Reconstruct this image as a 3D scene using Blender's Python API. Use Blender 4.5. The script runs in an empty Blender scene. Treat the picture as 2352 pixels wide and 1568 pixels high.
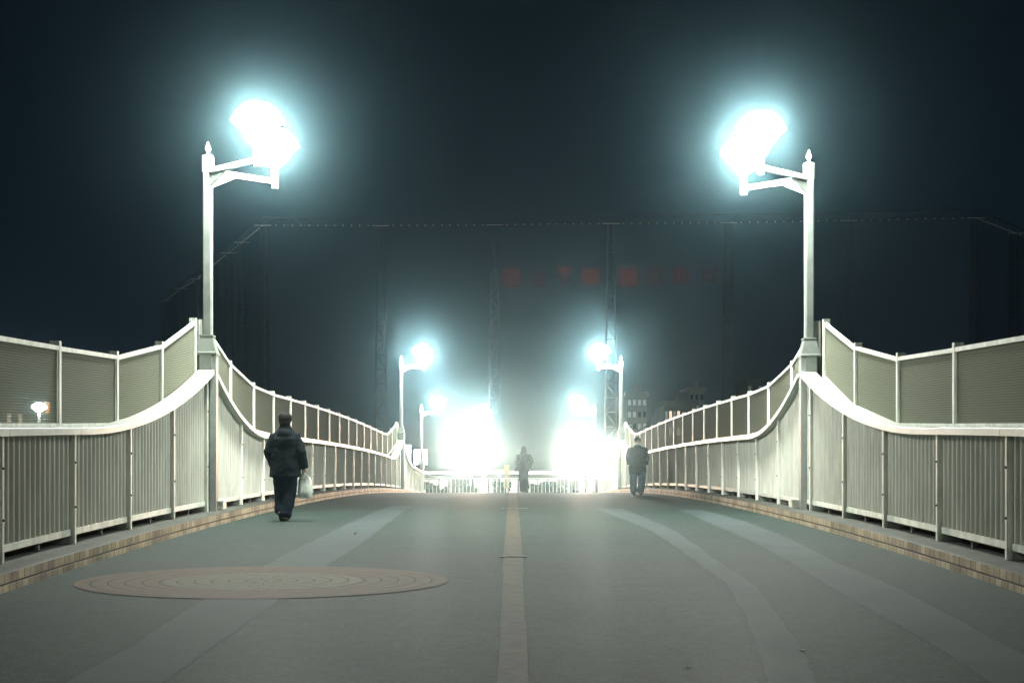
import bpy, math, random
from mathutils import Vector, Matrix, noise as mn
random.seed(7)
sc = bpy.context.scene
COL = sc.collection
F = 3267.0; HY = 1101.0; CX = 1174.0; CZ = 1.7     # measured on a 2352 px wide copy of the photo
PI = math.pi

# ------------------------------------------------------------------ helpers
class MB:
    def __init__(s): s.v = []; s.f = []; s.m = []; s.uv = {}
    def add(s, vs, fs, mi=0, uvs=None):
        b = len(s.v); s.v += [tuple(v) for v in vs]
        for k, f in enumerate(fs):
            if uvs: s.uv[len(s.f)] = uvs[k]
            s.f.append(tuple(i + b for i in f)); s.m.append(mi)
    def box(s, c, d, rz=0, mi=0, bev=0.0):
        x, y, z = [q / 2 for q in d]; C = math.cos(rz); S = math.sin(rz)
        if bev > 0:
            b = min(bev, x * .9, y * .9)
            pl = [(-x + b, -y), (x - b, -y), (x, -y + b), (x, y - b), (x - b, y), (-x + b, y), (-x, y - b), (-x, -y + b)]
        else: pl = [(-x, -y), (x, -y), (x, y), (-x, y)]
        n = len(pl); vs = []
        for zz in (-z, z):
            for px, py in pl: vs.append((c[0] + px * C - py * S, c[1] + px * S + py * C, c[2] + zz))
        fs = [tuple(range(n - 1, -1, -1)), tuple(range(n, 2 * n))] + [(i, (i + 1) % n, n + (i + 1) % n, n + i) for i in range(n)]
        s.add(vs, fs, mi)
    def beam(s, a, b, w, h, mi=0):
        a = Vector(a); b = Vector(b); d = (b - a).normalized()
        up = Vector((0, 0, 1)) if abs(d.z) < .98 else Vector((1, 0, 0))
        sd = d.cross(up).normalized(); up = sd.cross(d).normalized()
        vs = []
        for p in (a, b):
            for i, j in ((-1, -1), (1, -1), (1, 1), (-1, 1)): vs.append(p + sd * (w / 2 * i) + up * (h / 2 * j))
        s.add(vs, [(0, 1, 2, 3), (7, 6, 5, 4), (0, 4, 5, 1), (1, 5, 6, 2), (2, 6, 7, 3), (3, 7, 4, 0)], mi)
    def lathe(s, c, prof, n=16, mi=0, ph=0, caps=True):
        vs = []
        for r, z in prof:
            for i in range(n):
                a = ph + 2 * PI * i / n; vs.append((c[0] + r * math.cos(a), c[1] + r * math.sin(a), c[2] + z))
        fs = []
        for k in range(len(prof) - 1):
            for i in range(n):
                j = (i + 1) % n; fs.append((k * n + i, k * n + j, (k + 1) * n + j, (k + 1) * n + i))
        if caps: fs.append(tuple(range(n - 1, -1, -1))); fs.append(tuple(range((len(prof) - 1) * n, len(prof) * n)))
        s.add(vs, fs, mi)
    def tube(s, pts, rad, n=12, mi=0, cf=.9):
        pts = [Vector(p) for p in pts]; R = [(r, r) if not isinstance(r, tuple) else r for r in rad]
        d0 = (pts[1] - pts[0]).normalized(); d1 = (pts[-1] - pts[-2]).normalized()
        P = []; RR = []; D = []
        for t in (.25, .7): P.append(pts[0] - d0 * min(R[0]) * (1 - t) * cf); k = math.sin(t * PI / 2); RR.append((R[0][0] * k, R[0][1] * k)); D.append(d0)
        for i, p in enumerate(pts):
            d = (pts[min(i + 1, len(pts) - 1)] - pts[max(i - 1, 0)]).normalized(); P.append(p); RR.append(R[i]); D.append(d)
        for t in (.7, .25): P.append(pts[-1] + d1 * min(R[-1]) * (1 - t) * cf); k = math.sin(t * PI / 2); RR.append((R[-1][0] * k, R[-1][1] * k)); D.append(d1)
        vs = []
        for p, r, d in zip(P, RR, D):
            ref = Vector((1, 0, 0)) if abs(d.x) < .9 else Vector((0, 1, 0))
            sx = (ref - d * ref.dot(d)).normalized(); sy = d.cross(sx)
            for i in range(n):
                a = 2 * PI * i / n; vs.append(p + sx * (r[0] * math.cos(a)) + sy * (r[1] * math.sin(a)))
        fs = [tuple(range(n - 1, -1, -1)), tuple(range((len(P) - 1) * n, len(P) * n))]
        for k in range(len(P) - 1):
            for i in range(n):
                j = (i + 1) % n; fs.append((k * n + i, k * n + j, (k + 1) * n + j, (k + 1) * n + i))
        s.add(vs, fs, mi)
    def ell(s, c, r, n=14, mi=0):
        vs = []; fs = []
        m = n // 2
        for k in range(1, m):
            t = PI * k / m
            for i in range(n):
                a = 2 * PI * i / n; vs.append((c[0] + r[0] * math.sin(t) * math.cos(a), c[1] + r[1] * math.sin(t) * math.sin(a), c[2] - r[2] * math.cos(t)))
        fs = [tuple(range(n - 1, -1, -1)), tuple(range((m - 2) * n, (m - 1) * n))]
        for k in range(m - 2):
            for i in range(n):
                j = (i + 1) % n; fs.append((k * n + i, k * n + j, (k + 1) * n + j, (k + 1) * n + i))
        s.add(vs, fs, mi)
    def build(s, name, mat, parent=None, smooth=False):
        me = bpy.data.meshes.new(name); me.from_pydata(s.v, [], s.f)
        for m in (mat if isinstance(mat, (list, tuple)) else [mat]): me.materials.append(m)
        for p, mi in zip(me.polygons, s.m): p.material_index = mi; p.use_smooth = smooth
        if s.uv:
            l = me.uv_layers.new(name='UVMap')
            for p in me.polygons:
                u = s.uv.get(p.index)
                if u:
                    for li, c in zip(p.loop_indices, u): l.data[li].uv = c
        o = bpy.data.objects.new(name, me); COL.objects.link(o)
        if parent: o.parent = parent
        return o

def tag(o, label=None, cat=None, group=None, kind=None):
    if label: o['label'] = label
    if cat: o['category'] = cat
    if group: o['group'] = group
    if kind: o['kind'] = kind
    return o
def empty(name, label, cat, loc=(0, 0, 0), rz=0, group=None):
    o = bpy.data.objects.new(name, None); COL.objects.link(o); o.location = loc; o.rotation_euler = (0, 0, rz)
    return tag(o, label, cat, group)
def copy_tree(o, kids, parent=None):
    c = o.copy(); COL.objects.link(c); c.parent = parent
    for ch in kids.get(o.name, []): copy_tree(ch, kids, c)
    return c
def kidmap():
    k = {}
    for o in bpy.data.objects:
        if o.parent: k.setdefault(o.parent.name, []).append(o)
    return k
def world(xp, yp, Y): return ((xp - CX) * Y / F, Y, CZ + (HY - yp) * Y / F)

# ------------------------------------------------------------------ materials
def mat(name, col, rough=.5, metal=0, var=0, vscale=6, bump=0, bscale=40, spec=.5, stretch=None, col2=None, coord='Object'):
    m = bpy.data.materials.new(name); m.use_nodes = True; nt = m.node_tree; b = nt.nodes['Principled BSDF']
    b.inputs['Base Color'].default_value = (*col, 1); b.inputs['Roughness'].default_value = rough
    b.inputs['Metallic'].default_value = metal; b.inputs['Specular IOR Level'].default_value = spec
    tc = nt.nodes.new('ShaderNodeTexCoord'); mp = nt.nodes.new('ShaderNodeMapping')
    nt.links.new(tc.outputs[coord], mp.inputs['Vector'])
    if stretch: mp.inputs['Scale'].default_value = stretch
    if var or col2:
        n = nt.nodes.new('ShaderNodeTexNoise'); n.inputs['Scale'].default_value = vscale; n.inputs['Detail'].default_value = 6; n.inputs['Roughness'].default_value = .65
        nt.links.new(mp.outputs[0], n.inputs['Vector'])
        r = nt.nodes.new('ShaderNodeValToRGB'); nt.links.new(n.outputs['Fac'], r.inputs['Fac'])
        r.color_ramp.elements[0].position = .35; r.color_ramp.elements[1].position = .65
        c2 = col2 or tuple(c * (1 + var) for c in col); c1 = tuple(c * (1 - var) for c in col) if not col2 else col
        r.color_ramp.elements[0].color = (*c1, 1); r.color_ramp.elements[1].color = (*c2, 1)
        nt.links.new(r.outputs[0], b.inputs['Base Color'])
    if bump:
        n = nt.nodes.new('ShaderNodeTexNoise'); n.inputs['Scale'].default_value = bscale; n.inputs['Detail'].default_value = 4
        nt.links.new(mp.outputs[0], n.inputs['Vector'])
        bp = nt.nodes.new('ShaderNodeBump'); bp.inputs['Strength'].default_value = bump; bp.inputs['Distance'].default_value = .01
        nt.links.new(n.outputs['Fac'], bp.inputs['Height']); nt.links.new(bp.outputs[0], b.inputs['Normal'])
    return m
def emis(name, col, st):
    m = bpy.data.materials.new(name); m.use_nodes = True; b = m.node_tree.nodes['Principled BSDF']
    b.inputs['Base Color'].default_value = (.8, .8, .8, 1)
    b.inputs['Emission Color'].default_value = (*col, 1); b.inputs['Emission Strength'].default_value = st
    return m

WHITE = mat('white_paint', (.70, .73, .66), .42, var=.2, vscale=3, bump=.05, stretch=(2, 2, .6))
CAPM = mat('cap_paint', (.60, .63, .57), .4, var=.10, vscale=2.2, bump=.08, bscale=25)
PANEL = mat('panel_paint', (.62, .62, .55), .17, var=.16, vscale=2.5, spec=.8, stretch=(3, 3, .5))
GREY = mat('lamp_paint', (.20, .225, .205), .45, var=.16, vscale=4, bump=.06)
BOLT = mat('dark_bolt', (.05, .05, .05), .4, metal=.6)
CONC = mat('concrete', (.22, .22, .20), .85, var=.25, vscale=3, bump=.3)
ORNG = mat('orange_glow_paint', (.36, .12, .05), .8, col2=(.10, .05, .03), vscale=1.1, bump=.2)  # orange glow from below the deck, put in as mottled colour
DARK = mat('dark_steel', (.035, .037, .035), .6, var=.2)
BULB = emis('lamp_glass', (.95, 1.0, .90), 440)
PLATE = mat('worn_plate', (.20, .20, .18), .7, var=.3, vscale=8)

def asphalt():
    m = bpy.data.materials.new('asphalt_surface'); m.use_nodes = True; nt = m.node_tree; b = nt.nodes['Principled BSDF']
    L = nt.links.new; tc = nt.nodes.new('ShaderNodeTexCoord')
    n1 = nt.nodes.new('ShaderNodeTexNoise'); n1.inputs['Scale'].default_value = .5; n1.inputs['Detail'].default_value = 8; n1.inputs['Roughness'].default_value = .7
    n2 = nt.nodes.new('ShaderNodeTexNoise'); n2.inputs['Scale'].default_value = 38; n2.inputs['Detail'].default_value = 9; n2.inputs['Roughness'].default_value = .8
    L(tc.outputs['Object'], n1.inputs[0]); L(tc.outputs['Object'], n2.inputs[0])
    r = nt.nodes.new('ShaderNodeValToRGB'); L(n1.outputs['Fac'], r.inputs[0])
    r.color_ramp.elements[0].position = .3; r.color_ramp.elements[0].color = (.012, .027, .025, 1)
    r.color_ramp.elements[1].position = .72; r.color_ramp.elements[1].color = (.023, .040, .037, 1)
    r2 = nt.nodes.new('ShaderNodeValToRGB'); L(n2.outputs['Fac'], r2.inputs[0])
    r2.color_ramp.elements[0].position = .4; r2.color_ramp.elements[0].color = (.45, .45, .45, 1)
    r2.color_ramp.elements[1].position = .62; r2.color_ramp.elements[1].color = (1.9, 1.9, 1.8, 1)
    mx = nt.nodes.new('ShaderNodeMix'); mx.data_type = 'RGBA'; mx.blend_type = 'MULTIPLY'; mx.inputs['Factor'].default_value = 1
    L(r.outputs[0], mx.inputs['A']); L(r2.outputs[0], mx.inputs['B']); n5 = nt.nodes.new('ShaderNodeTexNoise'); n5.inputs['Scale'].default_value = 7; n5.inputs['Detail'].default_value = 10; n5.inputs['Roughness'].default_value = .85; L(tc.outputs['Object'], n5.inputs[0])
    r5 = nt.nodes.new('ShaderNodeValToRGB'); L(n5.outputs['Fac'], r5.inputs[0]); r5.color_ramp.elements[0].position = .36; r5.color_ramp.elements[0].color = (.58, .60, .60, 1); r5.color_ramp.elements[1].position = .64; r5.color_ramp.elements[1].color = (1.35, 1.33, 1.3, 1)
    m5 = nt.nodes.new('ShaderNodeMix'); m5.data_type = 'RGBA'; m5.blend_type = 'MULTIPLY'; m5.inputs['Factor'].default_value = 1; L(mx.outputs['Result'], m5.inputs['A']); L(r5.outputs[0], m5.inputs['B']); L(m5.outputs['Result'], b.inputs['Base Color'])
    b.inputs['Roughness'].default_value = .8; b.inputs['Specular IOR Level'].default_value = .3; b.inputs['Coat Weight'].default_value = .010; b.inputs['Coat Roughness'].default_value = .3
    mp = nt.nodes.new('ShaderNodeMapping'); mp.inputs['Scale'].default_value = (.06, 1.6, 1); L(tc.outputs['Object'], mp.inputs[0])
    n3 = nt.nodes.new('ShaderNodeTexNoise'); n3.inputs['Scale'].default_value = 1.3; n3.inputs['Detail'].default_value = 3; L(mp.outputs[0], n3.inputs[0])
    b1 = nt.nodes.new('ShaderNodeBump'); b1.inputs['Strength'].default_value = .35; b1.inputs['Distance'].default_value = .02; L(n3.outputs['Fac'], b1.inputs['Height'])
    b2 = nt.nodes.new('ShaderNodeBump'); b2.inputs['Strength'].default_value = .5; b2.inputs['Distance'].default_value = .004; L(n2.outputs['Fac'], b2.inputs['Height']); L(b1.outputs[0], b2.inputs['Normal'])
    L(b2.outputs[0], b.inputs['Normal'])
    return m
ASPH = asphalt()
PATCH = mat('patch_asphalt', (.042, .060, .062), .8, col2=(.056, .078, .080), vscale=1.2, bump=.35, bscale=90, spec=.3)
for q_ in (PATCH,): q_.node_tree.nodes['Principled BSDF'].inputs['Coat Weight'].default_value = .010; q_.node_tree.nodes['Principled BSDF'].inputs['Coat Roughness'].default_value = .3
STRIP = mat('strip_concrete', (.040, .035, .022), .8, col2=(.078, .068, .046), vscale=9, bump=.5, bscale=70)

def brick():
    m = bpy.data.materials.new('kerb_brick'); m.use_nodes = True; nt = m.node_tree; b = nt.nodes['Principled BSDF']; L = nt.links.new
    uv = nt.nodes.new('ShaderNodeUVMap'); uv.uv_map = 'UVMap'
    br = nt.nodes.new('ShaderNodeTexBrick'); L(uv.outputs[0], br.inputs['Vector'])
    br.inputs['Scale'].default_value = 1; br.inputs['Brick Width'].default_value = .165; br.inputs['Row Height'].default_value = .1
    br.inputs['Mortar Size'].default_value = .007; br.inputs['Mortar Smooth'].default_value = .1; br.offset = .37
    br.inputs['Color1'].default_value = (.47, .40, .28, 1); br.inputs['Color2'].default_value = (.19, .155, .11, 1); br.inputs['Mortar'].default_value = (.03, .03, .025, 1); br.inputs['Bias'].default_value = -.35
    n = nt.nodes.new('ShaderNodeTexNoise'); n.inputs['Scale'].default_value = 2.2; n.inputs['Detail'].default_value = 7; tc = nt.nodes.new('ShaderNodeTexCoord'); L(tc.outputs['Object'], n.inputs[0])
    r = nt.nodes.new('ShaderNodeValToRGB'); L(n.outputs['Fac'], r.inputs[0]); r.color_ramp.elements[0].position = .35; r.color_ramp.elements[0].color = (.5, .5, .48, 1); r.color_ramp.elements[1].position = .6; r.color_ramp.elements[1].color = (1.05, 1, .95, 1)
    mx = nt.nodes.new('ShaderNodeMix'); mx.data_type = 'RGBA'; mx.blend_type = 'MULTIPLY'; mx.inputs['Factor'].default_value = 1
    L(br.outputs['Color'], mx.inputs['A']); L(r.outputs[0], mx.inputs['B']); L(mx.outputs['Result'], b.inputs['Base Color'])
    bp = nt.nodes.new('ShaderNodeBump'); bp.inputs['Strength'].default_value = .6; bp.inputs['Distance'].default_value = .006; bp.invert = True; L(br.outputs['Fac'], bp.inputs['Height']); L(bp.outputs[0], b.inputs['Normal'])
    b.inputs['Roughness'].default_value = .6
    return m
BRICK = brick()
TOPB = mat('kerb_top_tile', (.075, .078, .062), .8, col2=(.04, .045, .038), vscale=2, bump=.3)

def seethrough(name, col, alpha, stripe=0, scale=1.0, rough=.5):
    m = bpy.data.materials.new(name); m.use_nodes = True; nt = m.node_tree; b = nt.nodes['Principled BSDF']; L = nt.links.new
    b.inputs['Base Color'].default_value = (*col, 1); b.inputs['Roughness'].default_value = .9; b.inputs['Specular IOR Level'].default_value = .1
    tr = nt.nodes.new('ShaderNodeBsdfTransparent'); mx = nt.nodes.new('ShaderNodeMixShader'); out = nt.nodes['Material Output']
    L(tr.outputs[0], mx.inputs[1]); L(b.outputs[0], mx.inputs[2]); L(mx.outputs[0], out.inputs[0]); mx.inputs[0].default_value = alpha
    if stripe:
        uv = nt.nodes.new('ShaderNodeUVMap'); uv.uv_map = 'UVMap'
        w = nt.nodes.new('ShaderNodeTexWave'); w.bands_direction = 'Y'; w.inputs['Scale'].default_value = scale; w.inputs['Distortion'].default_value = .6; w.inputs['Detail'].default_value = 1
        L(uv.outputs[0], w.inputs[0])
        r = nt.nodes.new('ShaderNodeValToRGB'); L(w.outputs['Fac'], r.inputs[0])
        r.color_ramp.elements[0].position = .1; r.color_ramp.elements[0].color = (*[c * (1 - stripe) for c in col], 1); r.color_ramp.elements[1].position = .75; r.color_ramp.elements[1].color = (*[c * (1 + stripe) for c in col], 1)
        L(r.outputs[0], b.inputs['Base Color'])
        bp = nt.nodes.new('ShaderNodeBump'); bp.inputs['Strength'].default_value = .7; bp.inputs['Distance'].default_value = .01; L(w.outputs['Fac'], bp.inputs['Height']); L(bp.outputs[0], b.inputs['Normal'])
    return m
SCREEN = seethrough('perforated_screen', (.19, .20, .15), .84, stripe=.16, scale=11.0)

# ------------------------------------------------------------------ deck profile
def dep(Y):
    Yc = max(Y, -8.0)
    d = .43 + 5.4e-4 * (43 - Yc) ** 2 + 4.5e-4 * max(0, 22 - Yc) ** 2
    if Y < -8: d += (-8 - Y) * .06
    return d
def zd(Y): return CZ - dep(min(Y, 77.0))
KH = .16
def swoop(Y, P, Ln, Lf, A=1.0):
    t = P - Y
    if t >= 0: return A * max(0, 1 - t / Ln) ** 2
    return A * max(0, 1 + t / Lf) ** 2
NEARL, NEARR, FARP = 22.5, 23.1, 61.8
def capz(Y, P): return zd(Y) + 1.425 + swoop(Y, P, 6.8, 5.0) + swoop(Y, FARP, 5.5, 6.5, .95)
def ground_hit(xp, yp):
    Y = 6.0
    while Y < 70:
        if CZ + (HY - yp) * Y / F <= zd(Y): break
        Y += .01
    return ((xp - CX) * Y / F, Y)

# deck
YS = [-20 + i * .5 for i in range(0, 197)]
mb = MB(); xs = [-4.43, -2.2, 0, 2.2, 4.43]
for Y in YS:
    for x in xs: mb.v.append((x, Y, zd(Y)))
for k in range(len(YS) - 1):
    for i in range(len(xs) - 1):
        a = k * 5 + i; mb.f.append((a, a + 1, a + 6, a + 5)); mb.m.append(0)
tag(mb.build('bridge_deck', ASPH, smooth=True), kind='structure')
# slab under
mb = MB()
for k in range(len(YS) - 1):
    y0, y1 = YS[k], YS[k + 1]; z0, z1 = zd(y0), zd(y1)
    X = 5.45
    vs = [(-X, y0, z0 - .02), (X, y0, z0 - .02), (X, y1, z1 - .02), (-X, y1, z1 - .02), (-X, y0, z0 - .7), (X, y0, z0 - .7), (X, y1, z1 - .7), (-X, y1, z1 - .7)]
    mb.add(vs, [(0, 1, 2, 3), (7, 6, 5, 4), (0, 3, 7, 4), (1, 5, 6, 2)])
tag(mb.build('bridge_slab', CONC), kind='structure')

# kerbs, ledge and outer upstand painted with the orange glow
for s in (-1, 1):
    prof = [(4.40, -.02), (4.40, .062), (4.425, .066), (4.425, .072), (4.405, .076), (4.405, KH), (4.43, KH + .004), (5.03, KH + .004)]
    mb = MB(); Yk = [y for y in YS if y <= 76.8]
    for k in range(len(Yk) - 1):
        y0, y1 = Yk[k], Yk[k + 1]; z0, z1 = zd(y0), zd(y1)
        for j in range(len(prof) - 1):
            (xa, ha), (xb, hb) = prof[j], prof[j + 1]
            vs = [(s * xa, y0, z0 + ha), (s * xa, y1, z1 + ha), (s * xb, y1, z1 + hb), (s * xb, y0, z0 + hb)]
            if s > 0: vs = vs[::-1]
            va, vb = ha, hb
            if j == 6: va, vb = .12, .72
            if j == 1 or j == 2: mi = 2
            elif j == 6: mi = 1
            else: mi = 0
            va = {0: .008, 4: .108, 5: .198}.get(j, va); vb = {0: .095, 4: .195, 5: .199}.get(j, vb)
            off = .05 if s > 0 else 0
            uv = [(y0 + off, va), (y1 + off, va), (y1 + off, vb), (y0 + off, vb)]
            if s > 0: uv = uv[::-1]
            mb.add(vs, [(0, 1, 2, 3)], mi, [uv])
    tag(mb.build('kerb', [BRICK, TOPB, DARK]), kind='structure')
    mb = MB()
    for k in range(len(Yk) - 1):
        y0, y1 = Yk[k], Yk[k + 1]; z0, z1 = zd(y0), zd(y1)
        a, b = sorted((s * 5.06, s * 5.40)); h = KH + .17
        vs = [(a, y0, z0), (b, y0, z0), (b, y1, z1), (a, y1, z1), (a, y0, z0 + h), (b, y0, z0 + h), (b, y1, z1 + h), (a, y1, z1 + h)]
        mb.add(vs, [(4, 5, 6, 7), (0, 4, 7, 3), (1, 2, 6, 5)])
    tag(mb.build('orange_upstand', ORNG), kind='structure')

# ------------------------------------------------------------------ railings
def rail_section(s, ya, yb, posts, P, label, group, panels=True, feet=True):
    root = empty('railing', label, 'railing', (0, (ya + yb) / 2, zd((ya + yb) / 2)), 0, group)
    off = Vector(root.location)
    def fin(o): o.location = -off; return o
    X = 4.80 * s
    def sweep(y0, y1, fz, prof, step=.28):
        m = MB(); n = max(2, int((y1 - y0) / step)); N = len(prof)
        for k in range(n + 1):
            y = y0 + (y1 - y0) * k / n; z = fz(y)
            dy = .02; sl = (fz(y + dy) - fz(y - dy)) / (2 * dy); q = 1 / math.sqrt(1 + sl * sl)
            for px, pz in prof: m.v.append((X + px * s, y - pz * sl * q, z + pz * q))
        for k in range(n):
            for i in range(N):
                j = (i + 1) % N; a = k * N
                f = (a + i, a + j, a + N + j, a + N + i); m.f.append(f if s < 0 else f[::-1]); m.m.append(0)
        m.f.append(tuple(range(N))); m.m.append(0); m.f.append(tuple(range(n * N, n * N + N))[::-1]); m.m.append(0)
        return m
    cp = [(-.13, -.078), (-.13, -.008), (-.118, 0), (.118, 0), (.13, -.008), (.13, -.078)]
    edges = sorted(set([ya, yb] + [p for p in posts if ya < p < yb]))
    for a, b in zip(edges[:-1], edges[1:]):
        fin(sweep(a + .004, b - .004, lambda y: capz(y, P), cp).build('cap_rail', CAPM, root))
    bp = [(-.03, .095), (-.03, .165), (.03, .165), (.03, .095)]
    for a, b in zip(edges[:-1], edges[1:]):
        pa = a + (.036 if a in posts else 0); pb = b - (.036 if b in posts else 0)
        fin(sweep(pa, pb, lambda y: zd(y) + KH, bp, .5).build('bottom_rail', WHITE, root))
        # corrugated panel
        nw = max(1, int(round((pb - pa) / .155))); m = MB(); ns = 8; cols = nw * ns + 1
        for c in range(cols):
            y = pa + (pb - pa) * c / (cols - 1); ph = (c % ns) / ns
            w = .5 - .5 * math.cos(2 * PI * ph); w = w ** 1.6
            x = X + s * (.022 - .052 * w)
            zt = capz(y, P) - .08; zb = zd(y) + KH + .16
            for q in range(2): m.v.append((x, y, zb + (zt - zb) * q))
        for c in range(cols - 1):
            a_ = c * 2; f = (a_, a_ + 2, a_ + 3, a_ + 1); m.f.append(f if s > 0 else f[::-1]); m.m.append(0)
        fin(m.build('panel', PANEL, root, smooth=True))
    for p in posts:
        m = MB(); zb = zd(p) + KH + .004; zt = capz(p, P) - .075
        m.box((X - s * .035, p, (zb + zt) / 2), (.07, .064, zt - zb), bev=.008)
        if feet:
            a, b = X, X + s * .20
            vs = []
            for yy in (p - .03, p + .03): vs += [(X + s*.001, yy, zb), (b, yy, zb), (b, yy, zb + .03), (X + s * .12, yy, zb + .09), (X + s*.001, yy, zb + .09)]
            m.add(vs, [(0, 1, 2, 3, 4), (9, 8, 7, 6, 5), (0, 5, 6, 1), (1, 6, 7, 2), (2, 7, 8, 3), (3, 8, 9, 4)])
        o = fin(m.build('post', WHITE, root))
        if p < 38:
            for h in (.42, .93):
                hb = zb + h * (zt - zb) / 1.25
                mm = MB(); mm.lathe((0, 0, 0), [(.013, 0), (.013, .012), (.007, .016)], 8)
                for i, v in enumerate(mm.v): mm.v[i] = (X - s * (.07 + v[2]), p - .012 + v[0], hb + v[1])
                mm.build('bolt', BOLT, o)
        # mid-bay hanger
    for a, b in zip(edges[:-1], edges[1:]):
        if b - a > 1.5 and a > 5:
            y = (a + b) / 2 + .2; m = MB(); zb = zd(y) + KH + .004
            m.box((X + s * .05, y, zb + .05), (.04, .05, .1)); m.box((X + s * .09, y + .1, zb + .07), (.05, .2, .03))
            fin(m.build('bracket', CONC, root))
    return root
for s, P, side in ((-1, NEARL, 'left'), (1, NEARR, 'right')):
    if s < 0: near = [22.2, 20.0, 17.72, 15.45, 13.25, 11.0, 8.75, 6.5, 4.25]; first = 25.05
    else: near = [22.55, 20.3, 18.1, 15.82, 13.6, 11.35, 9.1, 6.85, 4.6]; first = 25.3
    nb = min(near) - 2.2
    g = 'corrugated railing sections along the walkway'
    rail_section(s, nb, P - .12, near, P, f'white corrugated railing in the {side} foreground, cap curving up to the tall lamp post', g)
    mid = [first + 2.23 * k for k in range(17) if first + 2.23 * k < FARP - .3]
    rail_section(s, P + .12, FARP - .14, mid, P, f'long white railing on the {side} between the near and far lamp posts', g)
    far = [FARP + 2.4 + 2.2 * k for k in range(6)] + [76.6]
    rail_section(s, FARP + .14, 76.7, far, P, f'short washed-out railing beyond the far {side} lamp post', g, feet=False)

# ------------------------------------------------------------------ screen fences
def fence(s, posts, tops, bots, label):
    ym = sum(posts) / len(posts)
    root = empty('screen_fence', label, 'fence', (s * 4.97, ym, zd(ym)), 0, 'perforated screen fences behind the railings'); off = Vector(root.location); X = s * 4.97
    for y, t, b in zip(posts, tops, bots):
        m = MB(); zb = zd(y) + KH + .006
        m.box((X, y, (zb + t + .03) / 2), (.075, .085, t + .03 - zb), bev=.006); m.box((X + s * .05, y + .0, (b + t) / 2 + .02), (.03, .12, t - b + .02))
        o = m.build('post', WHITE, root); o.location = -off
    for k in range(len(posts) - 1):
        y0, y1 = posts[k] + .045, posts[k + 1] - .045
        if y1 - y0 < 1: continue
        t0, t1, b0, b1 = tops[k] - .05, tops[k + 1] - .05, bots[k], bots[k + 1]
        m = MB(); xx = X - s * .01
        m.beam((xx, y0, t0), (xx, y1, t1), .05, .05); m.beam((xx, y0, b0 + .02), (xx, y1, b1 + .02), .05, .04)
        m.beam((xx, y0 + .015, b0 + .05), (xx, y0 + .015, t0 - .03), .03, .03); m.beam((xx, y1 - .015, b1 + .05), (xx, y1 - .015, t1 - .03), .03, .03)
        o = m.build('frame', WHITE, root); o.location = -off
        m = MB(); vs = [(xx, y0 + .03, b0 + .04), (xx, y1 - .03, b1 + .04), (xx, y1 - .03, t1 - .02), (xx, y0 + .03, t0 - .02)]
        m.add(vs, [(0, 1, 2, 3) if s < 0 else (3, 2, 1, 0)], 0, [[(0, b0 - zd(y0)), (y1 - y0, b1 - zd(y1)), (y1 - y0, t1 - zd(y1)), (0, t0 - zd(y0))] if s < 0 else [(0, t0 - zd(y0)), (y1 - y0, t1 - zd(y1)), (y1 - y0, b1 - zd(y1)), (0, b0 - zd(y0))]])
        o = m.build('screen', SCREEN, root); o.location = -off
def fheights(posts, P, exn, exf):
    T = []; B = []
    for i, y in enumerate(posts):
        e = exn.get(i, 0) if exn else 0
        T.append(zd(y) + 2.34 + e); B.append(zd(y) + 1.43 + e)
    return T, B
for s, side in ((-1, 'left'), (1, 'right')):
    near = [22.3, 20.15, 17.85, 15.57, 13.3, 11.05, 8.8, 6.5, 4.2] if s < 0 else [22.5, 20.45, 18.2, 15.87, 13.6, 11.3, 9.05, 6.8, 4.5]
    near = near[::-1]; n = len(near) - 1
    T, B = fheights(near, 0, {n: .82, n - 1: .30, n - 2: .02}, None)
    fence(s, near, T, B, f'brownish screen fence behind the {side} foreground railing, stepping up at the lamp post')
    P = NEARL if s < 0 else NEARR
    mid = [22.9 if s < 0 else 23.2] + [25.1 + 2.27 * k for k in range(16)] + [61.6]
    mid = [m_ for m_ in mid if m_ <= 61.6]
    ex = {0: .85, 1: .33, 2: .06}; N = len(mid) - 1; ex.update({N: .75, N - 1: .35, N - 2: .05})
    T, B = fheights(mid, 0, ex, None)
    fence(s, mid, T, B, f'long screen fence above the {side} railing between the near and far lamp posts')
    far = [62.1, 64.3, 66.5]; T, B = fheights(far, 0, {0: .75, 1: .3, 2: 0}, None)
    fence(s, far, T, B, f'short stub of screen fence just beyond the far {side} lamp post')

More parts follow.
